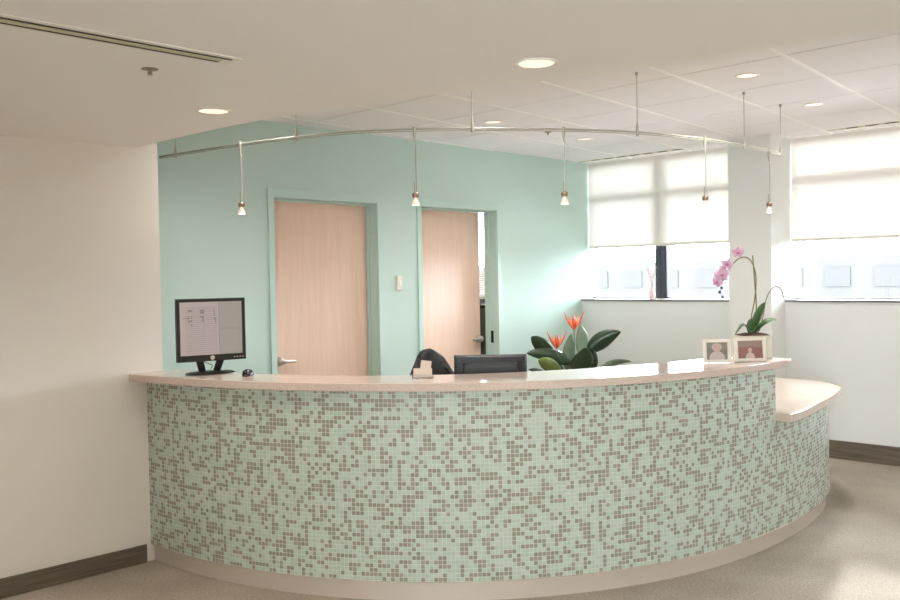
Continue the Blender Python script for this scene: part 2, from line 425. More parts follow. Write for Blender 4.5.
# mint wall with two door openings
D1 = (3.783, 4.774); D2 = (5.254, 6.215); DH = 2.152
w = MB()
w.box(1.2, D1[0], YT, YT + .15, 0, CEIL).box(D1[1], D2[0], YT, YT + .15, 0, CEIL).box(D2[1], XG + .16, YT, YT + .15, 0, CEIL)
w.box(D1[0], D1[1], YT, YT + .15, DH, CEIL).box(D2[0], D2[1], YT, YT + .15, DH, CEIL)
struct(w.build('wall_back', M['teal']), 'pale mint wall behind the desk')
struct(MB().box(1.1, 1.2, YL + .14, YT + .15, 0, CEIL).build('wall_passage', M['teal']))
# window wall: dado below sills, piers between windows
wins = [(3.74, YT), (.9, 3.36), (-2.6, .5), (YT + .15, 8.1)]
w = MB()
for a, b in wins: w.box(XW, XG + .16, a, b, 0, 1.285)
w.box(XW, XG + .16, .5, .9, 0, CEIL).box(XW, XG + .16, YN, -2.6, 0, CEIL)
w.box(XW, XG + .16, 8.1, 8.3, 0, CEIL)
struct(w.build('wall_right', M['white_wall']), 'white wall below the windows')
struct(MB().box(7.25, XG + .16, 3.36, 3.74, 0, CEIL).build('wall_pier', M['white_wall']), 'white square pier between the two windows')
struct(MB().box(XL - .1, 7.8, YN - .1, YN, 0, CEIL).build('wall_near', M['paint']))
struct(MB().box(XL - .1, XL, YN, -3.3, 0, CEIL).box(XL - .1, XL, -.3, YL, 0, CEIL).box(XL - .1, XL, -3.3, -.3, 0, .7).box(XL - .1, XL, -3.3, -.3, 2.2, CEIL).build('wall_far_left', M['paint']))
wn_ = thing('window_5', loc=(XL - .05, -1.8, .7)); struct(wn_)  # unseen window, added to let fill light into the room
m = MB().box(-.03, .03, -1.5, 1.5, 0, .04).box(-.03, .03, -1.5, 1.5, 1.46, 1.5)
for y in (-1.48, 0, 1.48): m.box(-.03, .03, y - .02, y + .02, .04, 1.46)
m.build('window_frame', M['frame_dark'], wn_)
for a, b in ((-1.46, -.02), (.02, 1.46)): MB().box(-.003, .003, a, b, .04, 1.46).build('pane', M['glass'], wn_)
# room beyond the mint wall
struct(MB().box(3.0, 7.8, 8.3, 8.4, 0, CEIL).build('wall_rear_office', M['white_wall']))
struct(MB().box(3.0, 3.1, YT + .15, 8.3, 0, CEIL).build('wall_side_office', M['white_wall']))
struct(MB().box(XL - .1, 7.8, YN - .1, 8.4, CEIL + .02, CEIL + .1).build('ceiling_slab', M['ceil_gap']), 'ceiling deck behind the tile joints')

# acoustic tile ceiling with open joints along y, white bars along x
t = MB()
xs = [2.10 + .001, 2.66, 3.345, 4.03, 4.71, 5.40, 6.07, 6.75, 7.38, XG]
ys = [YN, -2.4, -1.75, -1.1, -.45, .2, .85, 1.5, 2.15, 2.80, 3.45, 4.10, 4.75, YT]
for i in range(len(xs) - 1):
    t.box(xs[i] + .006, xs[i + 1] - .006, YN, YT, CEIL, CEIL + .02)
struct(t.build('ceiling', M['tile_ceiling']), 'white acoustic tile ceiling')
t = MB()
for k in range(-8, 6):
    y = 2.08 + .65 * k; sl = .09
    xa, xb = 2.1, XG
    ya, yb = y + sl * (xa - 4.5), y + sl * (xb - 4.5)
    if yb > YT: xb = 4.5 + (YT - y) / sl; yb = YT
    if xb < xa + .2: continue
    t.prism([(xa, ya - .011), (xb, yb - .011), (xb, yb + .011), (xa, ya + .011)], CEIL - .004, CEIL + .004)
struct(t.build('ceiling_grid', M['tbar']), 'white bars of the tile ceiling')
struct(MB().box(3.1, 7.7, YT + .15, 8.3, CEIL, CEIL + .02).build('ceiling_office', M['tile_ceiling']))
# dropped ceiling (soffit) with its long curved edge
edge = [(3.50, YN), (3.36, -2.4), (3.24, -1.2), (3.12, 0), (2.993, .967), (2.948, 1.262), (2.912, 1.42), (2.872, 1.68), (2.812, 1.96), (2.722, 2.265),
        (2.624, 2.608), (2.538, 2.943), (2.446, 3.324), (2.407, 3.573), (2.381, 3.868), (2.368, 4.233), (2.366, 4.464), (2.368, YL)]
edge = [(p.x, p.y) for p in smoothpts([(x, y, 0) for x, y in edge], 4)]
poly = [(XL, YN)] + edge + [(XL, YL)]
struct(MB().prism(poly, SOF, CEIL - .005).build('ceiling_soffit', M['ceil_paint']), 'lower painted ceiling with a curved edge')

# baseboards
struct(MB().box(XL, 2.36, YL - .014, YL, 0, .10).build('baseboard_left', M['base'], bevel=.003), 'dark wood baseboard on the left wall')
b = MB().box(XW - .014, XW, 3.74, YT, 0, .15).box(XW - .014, XW, YN, 3.36, 0, .15)
b.box(7.236, 7.25, 3.346, 3.754, 0, .15).box(7.25, XW - .014, 3.346, 3.36, 0, .15).box(7.25, XW - .014, 3.74, 3.754, 0, .15)
struct(b.build('baseboard_right', M['base'], bevel=.003), 'dark wood baseboard below the windows')
b = MB().box(2.0, D1[0] - .05, YT - .014, YT, 0, .12).box(D1[1] + .05, D2[0] - .05, YT - .014, YT, 0, .12).box(D2[1] + .05, XW - .014, YT - .014, YT, 0, .12)
struct(b.build('baseboard_back', M['base'], bevel=.003))

# doors -------------------------------------------------------------
def lever(parent, x, y, z, side, rot=0):
    """rose + lever, on a face pointing to -y; side = +1 lever to +x"""
    h = MB()
    mx = Matrix.Translation((x, y, z)) @ Matrix.Rotation(R(90), 4, 'X')
    h.lathe([(0, 0), (.036, 0), (.036, .006), (.032, .014), (.028, .03), (.026, .048), (.016, .056), (0, .058)], 28, mx)
    h.tube(smoothpts([(x, y - .048, z), (x + side * .03, y - .052, z), (x + side * .075, y - .05, z - .001), (x + side * .118, y - .044, z - .003)], 4), [.015] * 5 + [.014] * 4 + [.0125] * 4, 12)
    return h.build('door_handle', M['steel'], parent, smooth=True)
def door(n, X, ajar, label):
    d = thing('door_%d' % n, loc=(X[0], YT, 0)); struct(d, label)
    W = X[1] - X[0]
    f = MB(); cw = .046
    f.box(-cw, .004, -.014, 0, 0, DH + cw + .012).box(W - .004, W + cw, -.014, 0, 0, DH + cw + .012).box(.004, W - .004, -.014, 0, DH - .004, DH + cw + .012)
    f.box(0, .008, 0, .15, 0, DH).box(W - .008, W, 0, .15, 0, DH).box(.008, W - .008, 0, .15, DH - .008, DH)
    # stops the leaf closes against
    f.box(.008, .02, .085, .118, 0, DH - .008).box(W - .02, W - .008, .085, .118, 0, DH - .008).box(.02, W - .02, .085, .118, DH - .02, DH - .008)
    f.build('door_frame', M['teal_gloss'], d, bevel=.002)
    lf = MB().box(0, W - .024, 0, .044, .008, DH - .014)
    l = lf.build('door_leaf', M['door_wood'], d, bevel=.0015)
    l.location = (.012, .122, 0)
    if ajar:
        l.rotation_euler = (0, 0, ajar)
        hx, side = W - .024 - .042, -1
    else: hx, side = .095, 1
    lever(l, hx, 0, .975 if ajar else .945, side)
    if ajar:
        MB().box(W - .0105, W - .0075, .05, .08, .94, 1.05).box(W - .012, W - .0085, .056, .068, .975, 1.0).build('strike_plate', M['black'], d)
        # inner lever on the room side
        mx = Matrix.Translation((hx, .044, .965)) @ Matrix.Rotation(R(-90), 4, 'X')
        MB().lathe([(0, 0), (.034, 0), (.03, .01), (.012, .014), (.012, .05), (0, .052)], 24, mx).tube([(hx, .09, .965), (hx - .1, .088, .962)], .011, 10).build('inner_handle', M['steel'], l, smooth=True)
    return d
door(1, D1, 0, 'closed pale maple door with lever handle, mint frame')
door(2, D2, R(5.2), 'slightly open pale maple door, mint frame')

# windows -----------------------------------------------------------
def window(n, y0, y1, mull, label=None, latches=()):
    w = thing('window_%d' % n, loc=(XG + .03, (y0 + y1) / 2, 1.30)); struct(w, label)
    o = Vector((XG + .03, (y0 + y1) / 2, 1.30))
    def L(m):
        for v in m.bm.verts: v.co -= o
        return m
    m = MB(); fx0, fx1 = XG + .065, XG + .120
    m.box(fx0, fx1, y0, y1, 1.285, 1.318).box(fx0, fx1, y0, y1, CEIL - .04, CEIL)
    m.box(fx0, fx1, y0 + .004, y1 - .004, 2.305, 2.37)
    for k in mull: m.box(fx0 - .006, fx1, k - .062, k - .012, 1.318, CEIL - .04).box(fx0, fx1, k - .012, k + .014, 1.318, CEIL - .04).box(fx0 - .003, fx1, k + .014, k + .062, 1.318, CEIL - .04)
    L(m).build('window_frame', M['frame_dark'], w, bevel=.003)
    e = [y0 + .004] + [v for k in mull for v in (k - .062, k + .062)] + [y1 - .004]
    for i in range(0, len(e), 2):
        for z0, z1 in ((1.318, 2.305), (2.37, CEIL - .04)):
            L(MB().box(XG + .090, XG + .096, e[i], e[i + 1], z0, z1)).build('pane', M['glass'], w)
    for y in latches:
        L(MB().tube(smoothpts([(XG + .06, y - .05, 2.375), (XG + .045, y - .035, 2.40), (XG + .045, y, 2.412), (XG + .045, y + .035, 2.40), (XG + .06, y + .05, 2.375)], 4), .007, 8)).build('latch', M['frame_dark'], w, smooth=True)
    L(MB().box(XW - .012, XG + .065, y0 + (.001 if y0 > 1 else 0), y1, 1.285, 1.305)).build('window_sill', [M['white_metal']], w, bevel=.002)
    L(MB().box(XW - .018, XW - .010, y0, y1, 1.286, 1.303)).build('sill_edge', M['sill_dark'], w, bevel=.002)
    return w
window(1, 3.741, YT, [4.68], 'left window with a dark mullion and drawn shade', (5.25, 4.08))
window(2, .9, 3.359, [2.13], 'right window with drawn shade', (2.86,))
window(3, -2.6, .5, [-1.05])
window(4, YT + .15, 8.1, [6.85])

def shade(y0, y1, zb, label):
    yc = (y0 + y1) / 2
    s = thing('roller_shade', label, 'window shade', (XG, yc, zb), group='roller shades drawn over the windows')
    h = (y1 - y0) / 2
    MB().grid(lambda u, v: (.003 * math.sin(u * 9 + v * 2) * (1 - v), -h + 2 * h * u, v * (CEIL - .002 - zb)), 30, 8).build('shade_cloth', M['shade'], s, smooth=True)
    MB().box(-.009, .009, -h, h, -.014, .012).build('hem_bar', M['white_metal'], s, bevel=.004)
    mx = Matrix.Translation((.026, -h, CEIL - .032 - zb)) @ Matrix.Rotation(R(-90), 4, 'X')
    MB().lathe([(0, 0), (.022, 0), (.022, 2 * h), (0, 2 * h)], 20, mx).build('roller_tube', M['white_metal'], s, smooth=True)
    MB().box(-.012, .010, -.035 - .1, .035 - .1, -.02, -.004).build('pull_grip', M['white_metal'], s, bevel=.003)
shade(3.745, YT - .005, 1.828, 'white roller shade half drawn over the left window, beside the mint wall')
shade(.92, 3.356, 1.812, 'white roller shade half drawn over the right window, right of the pier')
shade(-2.58, .48, 1.812, 'white roller shade over the window outside the picture on the right')

# mini blind in the office beyond the open door
vb = thing('mini_blind', 'white slatted mini blind in the office seen through the open door', 'window blind', (XG - .02, 6.85, 1.32))
m = MB()
for k in range(53):
    z = .02 + k * .0255
    mx = Matrix.Translation((0, 0, z)) @ Matrix.Rotation(R(38), 4, 'Y')
    m.box(-.0125, .0125, -1.2, 1.2, -.0006, .0006, mx=mx)
m.build('slats', M['white_metal'], vb)
MB().box(-.02, .02, -1.2, 1.2, 1.335, 1.368).build('head_rail', M['white_metal'], vb, bevel=.003)
MB().box(-.015, .015, -1.2, 1.2, -.008, .008).build('bottom_rail', M['white_metal'], vb, bevel=.003)
cb = thing('credenza', 'dark topped grey cabinet under the office blind, seen through the open door', 'cabinet', (7.28, 6.9, 0))
MB().box(-.2, .2, -.9, .9, 0, 1.22).build('cabinet_body', M['grey_panel'], cb, bevel=.004)
MB().box(-.21, .2, -.92, .92, 1.22, 1.25).build('cabinet_top', M['black_plastic'], cb, bevel=.004)
for k in range(3): MB().box(-.215, -.2, -.88 + k * .6, -.32 + k * .6, .05, 1.18).build('cabinet_door', M['grey_panel'], cb, bevel=.003)

# ceiling fittings ----------------------------------------------------
def downlight(loc, r, label, cat, group, m):
    d = thing('recessed_downlight', label, cat, loc, group=group)
    MB().lathe([(r * .88, .0), (r * .92, -.004), (r * 1.1, -.005), (r * 1.14, 0)], 40).build('trim_ring', M['white_metal'], d, smooth=True)
    MB().lathe([(0, -.003), (r * .5, -.0025), (r * .92, -.001), (r * .92, .0), (0, .0)], 36).build('lamp_lens', m, d, smooth=True)
    return d
a = downlight((2.121, 3.502, SOF), .070, 'warm recessed downlight in the lower ceiling, near the left wall', 'ceiling light', 'downlights in the lower ceiling', M['lamp'])
dup(a, (2.497, 2.005, SOF), 0, 'warm recessed downlight in the lower ceiling, near its curved edge at top centre')
fill_spots = [(.6, 3.5), (2.3, .2), (.4, 1.2), (2.3, -1.8), (-1.6, 3.4), (-1.6, 0.6), (.3, -1.6)]  # unseen downlights added for warm ambient fill
for x, y in fill_spots: dup(a, (x, y, SOF), 0, 'added warm fill downlight in the lower ceiling, outside the picture')
c0 = downlight((5.048, 4.47, CEIL), .062, 'small recessed light in the tile ceiling, left of the ceiling sprinkler', 'ceiling light', 'lights in the tile ceiling', M['lamp_small'])
dup(c0, (6.268, 4.531, CEIL), 0, 'small recessed light in the tile ceiling, closest to the left window')
dup(c0, (5.02, 2.463, CEIL), 0, 'small recessed light in the tile ceiling, above the upper end of the curved desk')
for x, y in ((3.05, 4.45), (3.75, 3.35)): dup(c0, (x, y, CEIL), 0, 'small added fill light in the tile ceiling, hidden above the edge of the lower ceiling')  # unseen fixtures added to brighten the left of the mint wall
dup(c0, (6.244, 2.578, CEIL), 0, 'small recessed light in the tile ceiling, rightmost, before the right window')

def sprinkler(loc, label):
    s = thing('fire_sprinkler', label, 'sprinkler', loc)
    MB().lathe([(0, 0), (.042, 0), (.04, -.004), (.02, -.008), (0, -.008)], 28).build('escutcheon', M['pewter'], s, smooth=True)
    b = MB().lathe([(0, -.008), (.011, -.008), (.011, -.016), (.006, -.018), (.004, -.030), (0, -.030)], 16)
    for k in (-1, 1): b.tube([(k * .009, 0, -.014), (k * .011, 0, -.024), (k * .004, 0, -.034)], .0028, 6)
    b.build('sprinkler_body', M['pewter'], s, smooth=True)
    MB().lathe([(0, -.033), (.014, -.034), (.014, -.036), (0, -.036)], 16).build('deflector', M['steel'], s, smooth=True)
    s.scale = (.72, .72, .72)
    return s
sprinkler((1.544, 2.957, SOF + .001), 'dark metal sprinkler head in the lower ceiling at upper left')
sprinkler((5.737, 4.497, CEIL), 'small sprinkler head in the tile ceiling above the left window')

sd = thing('slot_diffuser', 'long white two-slot air diffuser in the lower ceiling at top left', 'air vent', (.4, 2.669, SOF))
MB().box(-1.5, 1.30, -.052, .052, -.004, 0).build('diffuser_frame', M['white_metal'], sd, bevel=.001)
for y in (-.025, .025): MB().box(-1.46, 1.255 + (-.0 if y > 0 else .02), y - .0065, y + .0065, -.0055, -.003).build('air_slot', M['dark_slot'], sd)
MB().box(-1.46, 1.25, -.012, .012, -.0065, -.003).build('centre_blade', M['dull_slot'], sd)
def slot(y0, y1, label):
    s = thing('linear_diffuser', label, 'air vent', (7.465, (y0 + y1) / 2, CEIL)); h = (y1 - y0) / 2
    MB().box(-.05, .05, -h, h, -.003, 0).build('diffuser_frame', M['tbar'], s)
    MB().box(-.03, .03, -h + .01, h - .01, -.0055, -.003).build('air_slot', M['dull_slot'], s)
    for k in range(int(2 * h / .15)): MB().box(-.028, .012, -h + .03 + k * .15, -h + .12 + k * .15, -.007, -.004).build('slot_opening', M['dark_slot'], s)
slot(4.28, 5.478, 'narrow dark-slotted air diffuser at the ceiling above the left window')
slot(1.2, 2.985, 'narrow dark-slotted air diffuser at the ceiling above the right window')

# curved cable rail with pendants -------------------------------------
RZ = 2.352
rail = [(2.87, 5.40), (2.888, 5.226), (2.93, 4.90), (2.968, 4.607), (3.066, 4.195), (3.19, 3.87), (3.395, 3.586), (3.629, 3.365), (4.042, 3.060), (4.49, 2.835), (4.996, 2.725), (5.46, 2.702), (5.81, 2.703), (6.05, 2.73)]
rp = smoothpts([(x, y, RZ) for x, y in rail], 6)
rl = thing('pendant_rail', 'long thin curved metal lighting rail hung over the desk', 'light rail', (4.0, 3.4, RZ))
off = Vector((4.0, 3.4, RZ))
MB().tube([p - off for p in rp], .0052, 8).build('rail_tube', M['brass'], rl, smooth=True)
MB().tube([p - off - Vector((0, 0, .011)) for p in rp], .0028, 6).build('lower_conductor', M['brass'], rl, smooth=True)
for x, y in ((2.888, 5.226), (3.066, 4.195), (3.629, 3.365), (4.453, 2.848), (5.46, 2.702), (6.05, 2.73)):
    MB().tube([(x - 4, y - 3.4, -.008), (x - 4, y - 3.4, CEIL - RZ)], .0026, 8).lathe([(0, CEIL - RZ), (.009, CEIL - RZ), (.008, CEIL - RZ - .018), (0, CEIL - RZ - .02)], 16, Matrix.Translation((x - 4, y - 3.4, 0))) \
        .lathe([(0, -.022), (.009, -.022), (.0095, 0), (.0065, .03), (.0035, .055), (0, .055)], 14, Matrix.Translation((x - 4, y - 3.4, 0))).build('hanger', M['brass'], rl, smooth=True)

def pendant():
    p = thing('pendant_light', None, 'pendant lamp', (0, 0, 1.94), group='pendant lamps along the curved rail')
    top = RZ - 1.94
    MB().lathe([(0, top + .012), (.009, top + .012), (.01, top - .018), (.006, top - .05), (.003, top - .07), (0, top - .07)], 14).build('rail_clamp', M['brass'], p, smooth=True)
    MB().tube([(.004, 0, top - .06), (.005, 0, .2), (.005, 0, .065)], .0030, 8).build('cord', M['brass'], p, smooth=True)
    b = MB().lathe([(0, .068), (.014, .068), (.0195, .062), (.0195, .046), (.015, .04), (0, .04)], 20).tube([(-.006, 0, .066), (-.006, 0, .125)], .0018, 6)
    b.build('lamp_cap', M['pewter'], p, smooth=True)
    MB().lathe([(.009, .041), (.009, .034), (.016, .022), (.0215, .006), (.0225, .0), (.0205, .0), (.0195, .006), (.014, .021), (.006, .032)], 20).build('glass_shade', M['bulb_glass'], p, smooth=True)
    MB().lathe([(0, .04), (.004, .038), (.006, .024), (.005, .012), (0, .008)], 12).build('bulb', M['filament'], p, smooth=True)
    return p
p0 = pendant()
PL = [((2.962, 4.607), 'clear glass pendant lamp hanging at the left end, left of the closed door'),
      ((3.400, 3.580), 'clear glass pendant lamp hanging at the left edge of the slightly open door'),
      ((4.042, 3.060), 'clear glass pendant lamp hanging against the mint wall just left of the left window'),
      ((4.996, 2.725), 'clear glass pendant lamp hanging in front of the left window'),
      ((5.81, 2.703), 'clear glass pendant lamp hanging at the right end, in front of the white pier')]
for i, ((x, y), lab) in enumerate(PL):
    if i == 0: p0.location = (x, y, 1.94); p0['label'] = lab; p0.rotation_euler = (0, 0, R(-45))
    else: dup(p0, (x, y, 1.94 if i < 4 else 1.938), R(-45), lab)

# ------------------------------------------------------------------ reception desk
CX, CY = 4.908, 4.751
def interp(tab, a):
    if a <= tab[0][0]: return tab[0][1]
    for (a0, r0), (a1, r1) in zip(tab, tab[1:]):
        if a <= a1:
            t = (a - a0) / (a1 - a0); t = t * t * (3 - 2 * t) * .3 + t * .7
            return r0 + (r1 - r0) * t
    return tab[-1][1]
TT = [(178, 2.515), (181.2, 2.519), (191.4, 2.535), (199.2, 2.551), (205.3, 2.560), (210.8, 2.567), (215.7, 2.571), (222.4, 2.573), (228.5, 2.568), (233.7, 2.560), (237.3, 2.556), (244.9, 2.542), (253.2, 2.526),
      (260.8, 2.513), (267.5, 2.507), (275.8, 2.515), (281, 2.530), (287.6, 2.556), (291, 2.578), (294.9, 2.604)]
def smooth_tab(tab):
    # light smoothing through resampling
    f = lambda a: interp(tab, a)
    return lambda a: sum(f(a + d) * w for d, w in ((-6, .08), (-4, .12), (-2, .18), (0, .24), (2, .18), (4, .12), (6, .08)))
rt = smooth_tab(TT)
def P(a, r): return (CX + r * math.cos(R(a)), CY + r * math.sin(R(a)))
def a_at_wall(r): return 180 + math.degrees(math.asin((CY - YL) / r))  # where radius r meets the left wall plane
A_END = 269.2
base_curve = []
a = a_at_wall(2.519); base_curve.append(P(a, rt(a)))
k = math.ceil(a)
while k <= 292: base_curve.append(P(k, rt(k))); k += 1
tail = smoothpts([(*P(292, rt(292)), 0), (6.00, 2.395, 0), (6.10, 2.445, 0), (6.22, 2.525, 0), (6.345, 2.665, 0), (6.42, 2.86, 0), (6.44, 3.1, 0), (6.44, 3.35, 0)], 4)
base_curve += [(p.x, p.y) for p in tail[1:]]
def offset(curve, d):
    out = []
    for i, p in enumerate(curve):
        a = Vector(curve[max(i - 1, 0)]); b = Vector(curve[min(i + 1, len(curve) - 1)]); t = (b - a).normalized()
        out.append((p[0] + t.y * d, p[1] - t.x * d))      # curve runs with the outside on its right
    return out
def arclen(c):
    s = [0]
    for a, b in zip(c, c[1:]): s.append(s[-1] + math.dist(a, b))
    return s
DO = Vector((4.9, 3.4, 0))
desk = thing('reception_desk', 'large curved reception desk clad in mint and grey mosaic tile', 'reception desk', DO)
def wall_strip(curve, thick, z0, z1, name, m, parent, uv=True, uvz=0):
    """solid curved wall with outer face along curve"""
    inner = offset(curve, -thick); n = len(curve); s = arclen(curve)
    inner[0] = (inner[0][0], curve[0][1])
    bm = bmesh.new(); ul = bm.loops.layers.uv.new('UVMap')
    V = [[bm.verts.new((p[0] - DO.x, p[1] - DO.y, z)) for p in c] for c, z in ((curve, z0), (curve, z1), (inner, z1), (inner, z0))]
    vv = [(z0), (z1), (z1 + thick), (z1 + thick + z1 - z0)]
    for q in range(4):
        A, B = V[q], V[(q + 1) % 4]
        for i in range(n - 1):
            f = bm.faces.new((A[i], A[i + 1], B[i + 1], B[i]))
            t0 = vv[q]; t1 = vv[q] + (z1 - z0 if q in (0, 2) else thick)
            for l, (uu, v_) in zip(f.loops, ((s[i], t0), (s[i + 1], t0), (s[i + 1], t1), (s[i], t1))): l[ul].uv = (uu, v_ - uvz)
            f.smooth = q in (0, 2)
    for i in (0, n - 1):
        f = bm.faces.new([V[q][i] for q in range(4)])
        for l, (uu, v_) in zip(f.loops, ((0, z0), (0, z1), (thick, z1), (thick, z0))): l[ul].uv = (uu + s[i], v_ - uvz)
    return bm
def build_bm(bm, name, m, parent, bevel=0):
    me = bpy.data.meshes.new(name); bmesh.ops.recalc_face_normals(bm, faces=bm.faces); bm.to_mesh(me); bm.free(); me.materials.append(m)
    me.set_sharp_from_angle(angle=R(35))
    o = bpy.data.objects.new(name, me); C.objects.link(o); o.parent = parent
    if bevel:
        md = o.modifiers.new('bevel', 'BEVEL'); md.width = bevel; md.segments = 2; md.limit_method = 'ANGLE'; md.angle_limit = R(35)
    return o
ZT = 1.05; TH = .040; ZL = .745; TL = .048
curve_hi = [p for p in base_curve if p[0] < P(A_END, rt(A_END))[0] and p[1] < 4.71]
curve_hi.append(P(A_END, rt(A_END)))
# the two storeys of the tiled front are one mesh
bm = wall_strip(base_curve, .115, .10, ZL - TL, '', None, None, uvz=.10)
bm2 = wall_strip(curve_hi, .115, ZL - TL, ZT - TH, '', None, None, uvz=.10)
tmp = bpy.data.meshes.new('t'); bm2.to_mesh(tmp); bm2.free(); bm.from_mesh(tmp); bpy.data.meshes.remove(tmp)
build_bm(bm, 'tiled_front', M['mosaic'], desk)
bm = wall_strip(offset(base_curve, -.022), .07, 0, .098, '', None, None)
build_bm(bm, 'toe_kick', M['toe'], desk)
bm = wall_strip(offset(base_curve, .0025), .03, .0965, .1005, '', None, None)
build_bm(bm, 'edge_trim', M['trim_bright'], desk)
# support gables under the work top
for a in (200, 235, 262, 285):
    p = P(a, 2.0); q = P(a, 2.38)
    d = (Vector(q) - Vector(p)).normalized(); nrm = Vector((-d.y, d.x)) * .012
    MB().prism([(p[0] + nrm.x - DO.x, p[1] + nrm.y - DO.y), (p[0] - nrm.x - DO.x, p[1] - nrm.y - DO.y), (q[0] - nrm.x - DO.x, q[1] - nrm.y - DO.y), (q[0] + nrm.x - DO.x, q[1] + nrm.y - DO.y)], 0, ZL - TL - .001).build('gable', M['white_metal'], desk)

# raised transaction ledge
front_px = [(2.284, 4.703), (2.300, 4.56), (2.335, 4.40), (2.378, 4.19), (2.425, 3.99), (2.49, 3.79), (2.59, 3.57), (2.705, 3.365), (2.835, 3.175), (2.96, 3.012), (3.15, 2.82), (3.345, 2.66), (3.60, 2.505),
            (3.86, 2.385), (4.15, 2.29), (4.40, 2.237), (4.66, 2.208), (4.90, 2.195), (4.965, 2.195)]
front = [(p.x, p.y) for p in smoothpts([(x, y, 0) for x, y in front_px], 4)]
BK = [(178, 2.30), (187, 2.30), (197, 2.285), (210, 2.265), (223, 2.235), (233, 2.19), (244, 2.14), (254, 2.14), (276, 2.15)]
rb = smooth_tab(BK)
back = []
a = 276
while a > a_at_wall(2.30): back.append(P(a, rb(a))); a -= 2
back.append((CX - math.sqrt(2.30 ** 2 - (CY - YL) ** 2), YL))
back = [p for p in back if p[0] < 5.03]
end = [(4.99, 2.203), (5.01, 2.24), (5.04, 2.38), (5.05, 2.55), (5.045, 2.60)]
LO = Vector((3.6, 2.9, ZT - TH))
poly = [(x - LO.x, y - LO.y) for x, y in front + end + back]
led = MB().prism(poly, 0, TH).build('ledge_counter', M['quartz'], loc=LO, bevel=.004)
tag(led, 'upper curved counter ledge of speckled beige quartz along the desk top', 'countertop')

# lower counter + work top, one continuous slab
low_front = [(4.925, 2.178), (5.05, 2.178), (5.181, 2.195), (5.481, 2.243), (5.842, 2.306), (6.195, 2.395), (6.34, 2.455), (6.50, 2.60), (6.60, 2.82), (6.59, 3.0), (6.54, 3.25), (6.40, 3.45)]
lf = [(p.x, p.y) for p in smoothpts([(x, y, 0) for x, y in low_front], 4)]
inner = []
a = 318
while a > a_at_wall(1.72) + 1: inner.append(P(a, 1.72)); a -= 3
inner = [p for p in inner if p[0] < 6.2]
outer = []
a = 186
while a < A_END - 1: outer.append(P(a, rt(a) - .12)); a += 2
outer.append((4.925, 2.38))
LW = Vector((5.2, 2.8, ZL - TL))
poly = [(x - LW.x, y - LW.y) for x, y in outer + lf + inner]
low = MB().prism(poly, 0, TL).build('lower_counter', M['quartz'], loc=LW, bevel=.004)
tag(low, 'lower quartz counter with rounded end at the right of the desk', 'countertop')

# ------------------------------------------------------------------ things on the ledge
def monitor(W, H, ang, loc, label, face_user):
    """flat monitor; local -y is its screen side"""
    mo = thing('computer_monitor', label, 'monitor', loc, ang)
    zb = .060 if not face_user else .070
    f = MB()
    # bezel ring as solid frame with the screen set in
    bz = .018; bb = .034
    d0, d1 = -.018, .0
    f.box(-W / 2, -W / 2 + bz, d0, d1, zb, zb + H).box(W / 2 - bz, W / 2, d0, d1, zb, zb + H)
    f.box(-W / 2 + bz, W / 2 - bz, d0, d1, zb, zb + bb).box(-W / 2 + bz, W / 2 - bz, d0, d1, zb + H - bz, zb + H)
    f.box(-W / 2, W / 2, d1 - .002, d1 + .012, zb, zb + H)
    f.build('bezel', M['black_plastic'], mo, bevel=.003)
    MB().box(-W / 2 + bz - .001, W / 2 - bz + .001, d0 + .006, d0 + .010, zb + bb - .001, zb + H - bz + .001).build('screen', M['screen'], mo)
    # back housing with vent ribs round a raised centre
    g = MB()
    def ringpt(s, y): return [(-W / 2 * s, y, zb + H / 2 - H / 2 * s), (W / 2 * s, y, zb + H / 2 - H / 2 * s), (W / 2 * s, y, zb + H / 2 + H / 2 * s), (-W / 2 * s, y, zb + H / 2 + H / 2 * s)]
    vs = ringpt(.985, .011) + ringpt(.94, .022) + ringpt(.74, .03) + ringpt(.72, .05)
    fc = [(i * 4 + k, i * 4 + (k + 1) % 4, (i + 1) * 4 + (k + 1) % 4, (i + 1) * 4 + k) for i in range(3) for k in range(4)] + [(12, 13, 14, 15), (3, 2, 1, 0)]
    g.add(vs, fc)
    g.build('rear_housing', M['black_plastic'], mo, bevel=.003)
    v = MB(); n = 30
    for k in range(n + 1):
        x = -W / 2 * .9 + W * .9 * k / n
        v.box(x - .0022, x + .0022, .020, .032, zb + H * .885, zb + H * .965)
        z = zb + H * .1 + H * .78 * k / n
        if k % 2 == 0:
            for sx in (-1, 1): v.box(sx * W * .465 - W * .02, sx * W * .465 + W * .02 - 0, .018, .031, z - .002, z + .002)
    v.build('vent_ribs', M['black_plastic'], mo)
    # stand: V shaped pair of struts and an oval foot
    s = MB()
    for sx in (-1, 1):
        s.add([(sx * .085, .006, zb + .03), (sx * .045, .006, zb + .03), (sx * .022, .028, .012), (sx * .058, .028, .012),
               (sx * .085, .03, zb + .03), (sx * .045, .03, zb + .03), (sx * .022, .05, .012), (sx * .058, .05, .012)],
              [(0, 1, 2, 3), (7, 6, 5, 4), (0, 4, 5, 1), (1, 5, 6, 2), (2, 6, 7, 3), (3, 7, 4, 0)])
    s.box(-.05, .05, .012, .045, zb + .05, zb + .12)
    s.build('stand', M['black_plastic'], mo, bevel=.004)
    mx = Matrix.Translation((0, .02, 0)) @ Matrix.Diagonal((.135, .085, 1, 1))
    MB().lathe([(0, 0), (1, 0), (1, .004), (.9, .010), (.4, .014), (0, .015)], 40, mx).build('foot', M['black_plastic'], mo, smooth=True)
    return mo, zb, d0, bb
mo, zb, d0, bb = monitor(.374, .335, R(-13), (2.568, 4.32, ZT), 'black flat computer monitor on the left end of the ledge, screen facing out', True)
mx = Matrix.Translation((0, d0 - .0002, zb + .017)) @ Matrix.Rotation(R(90), 4, 'X')
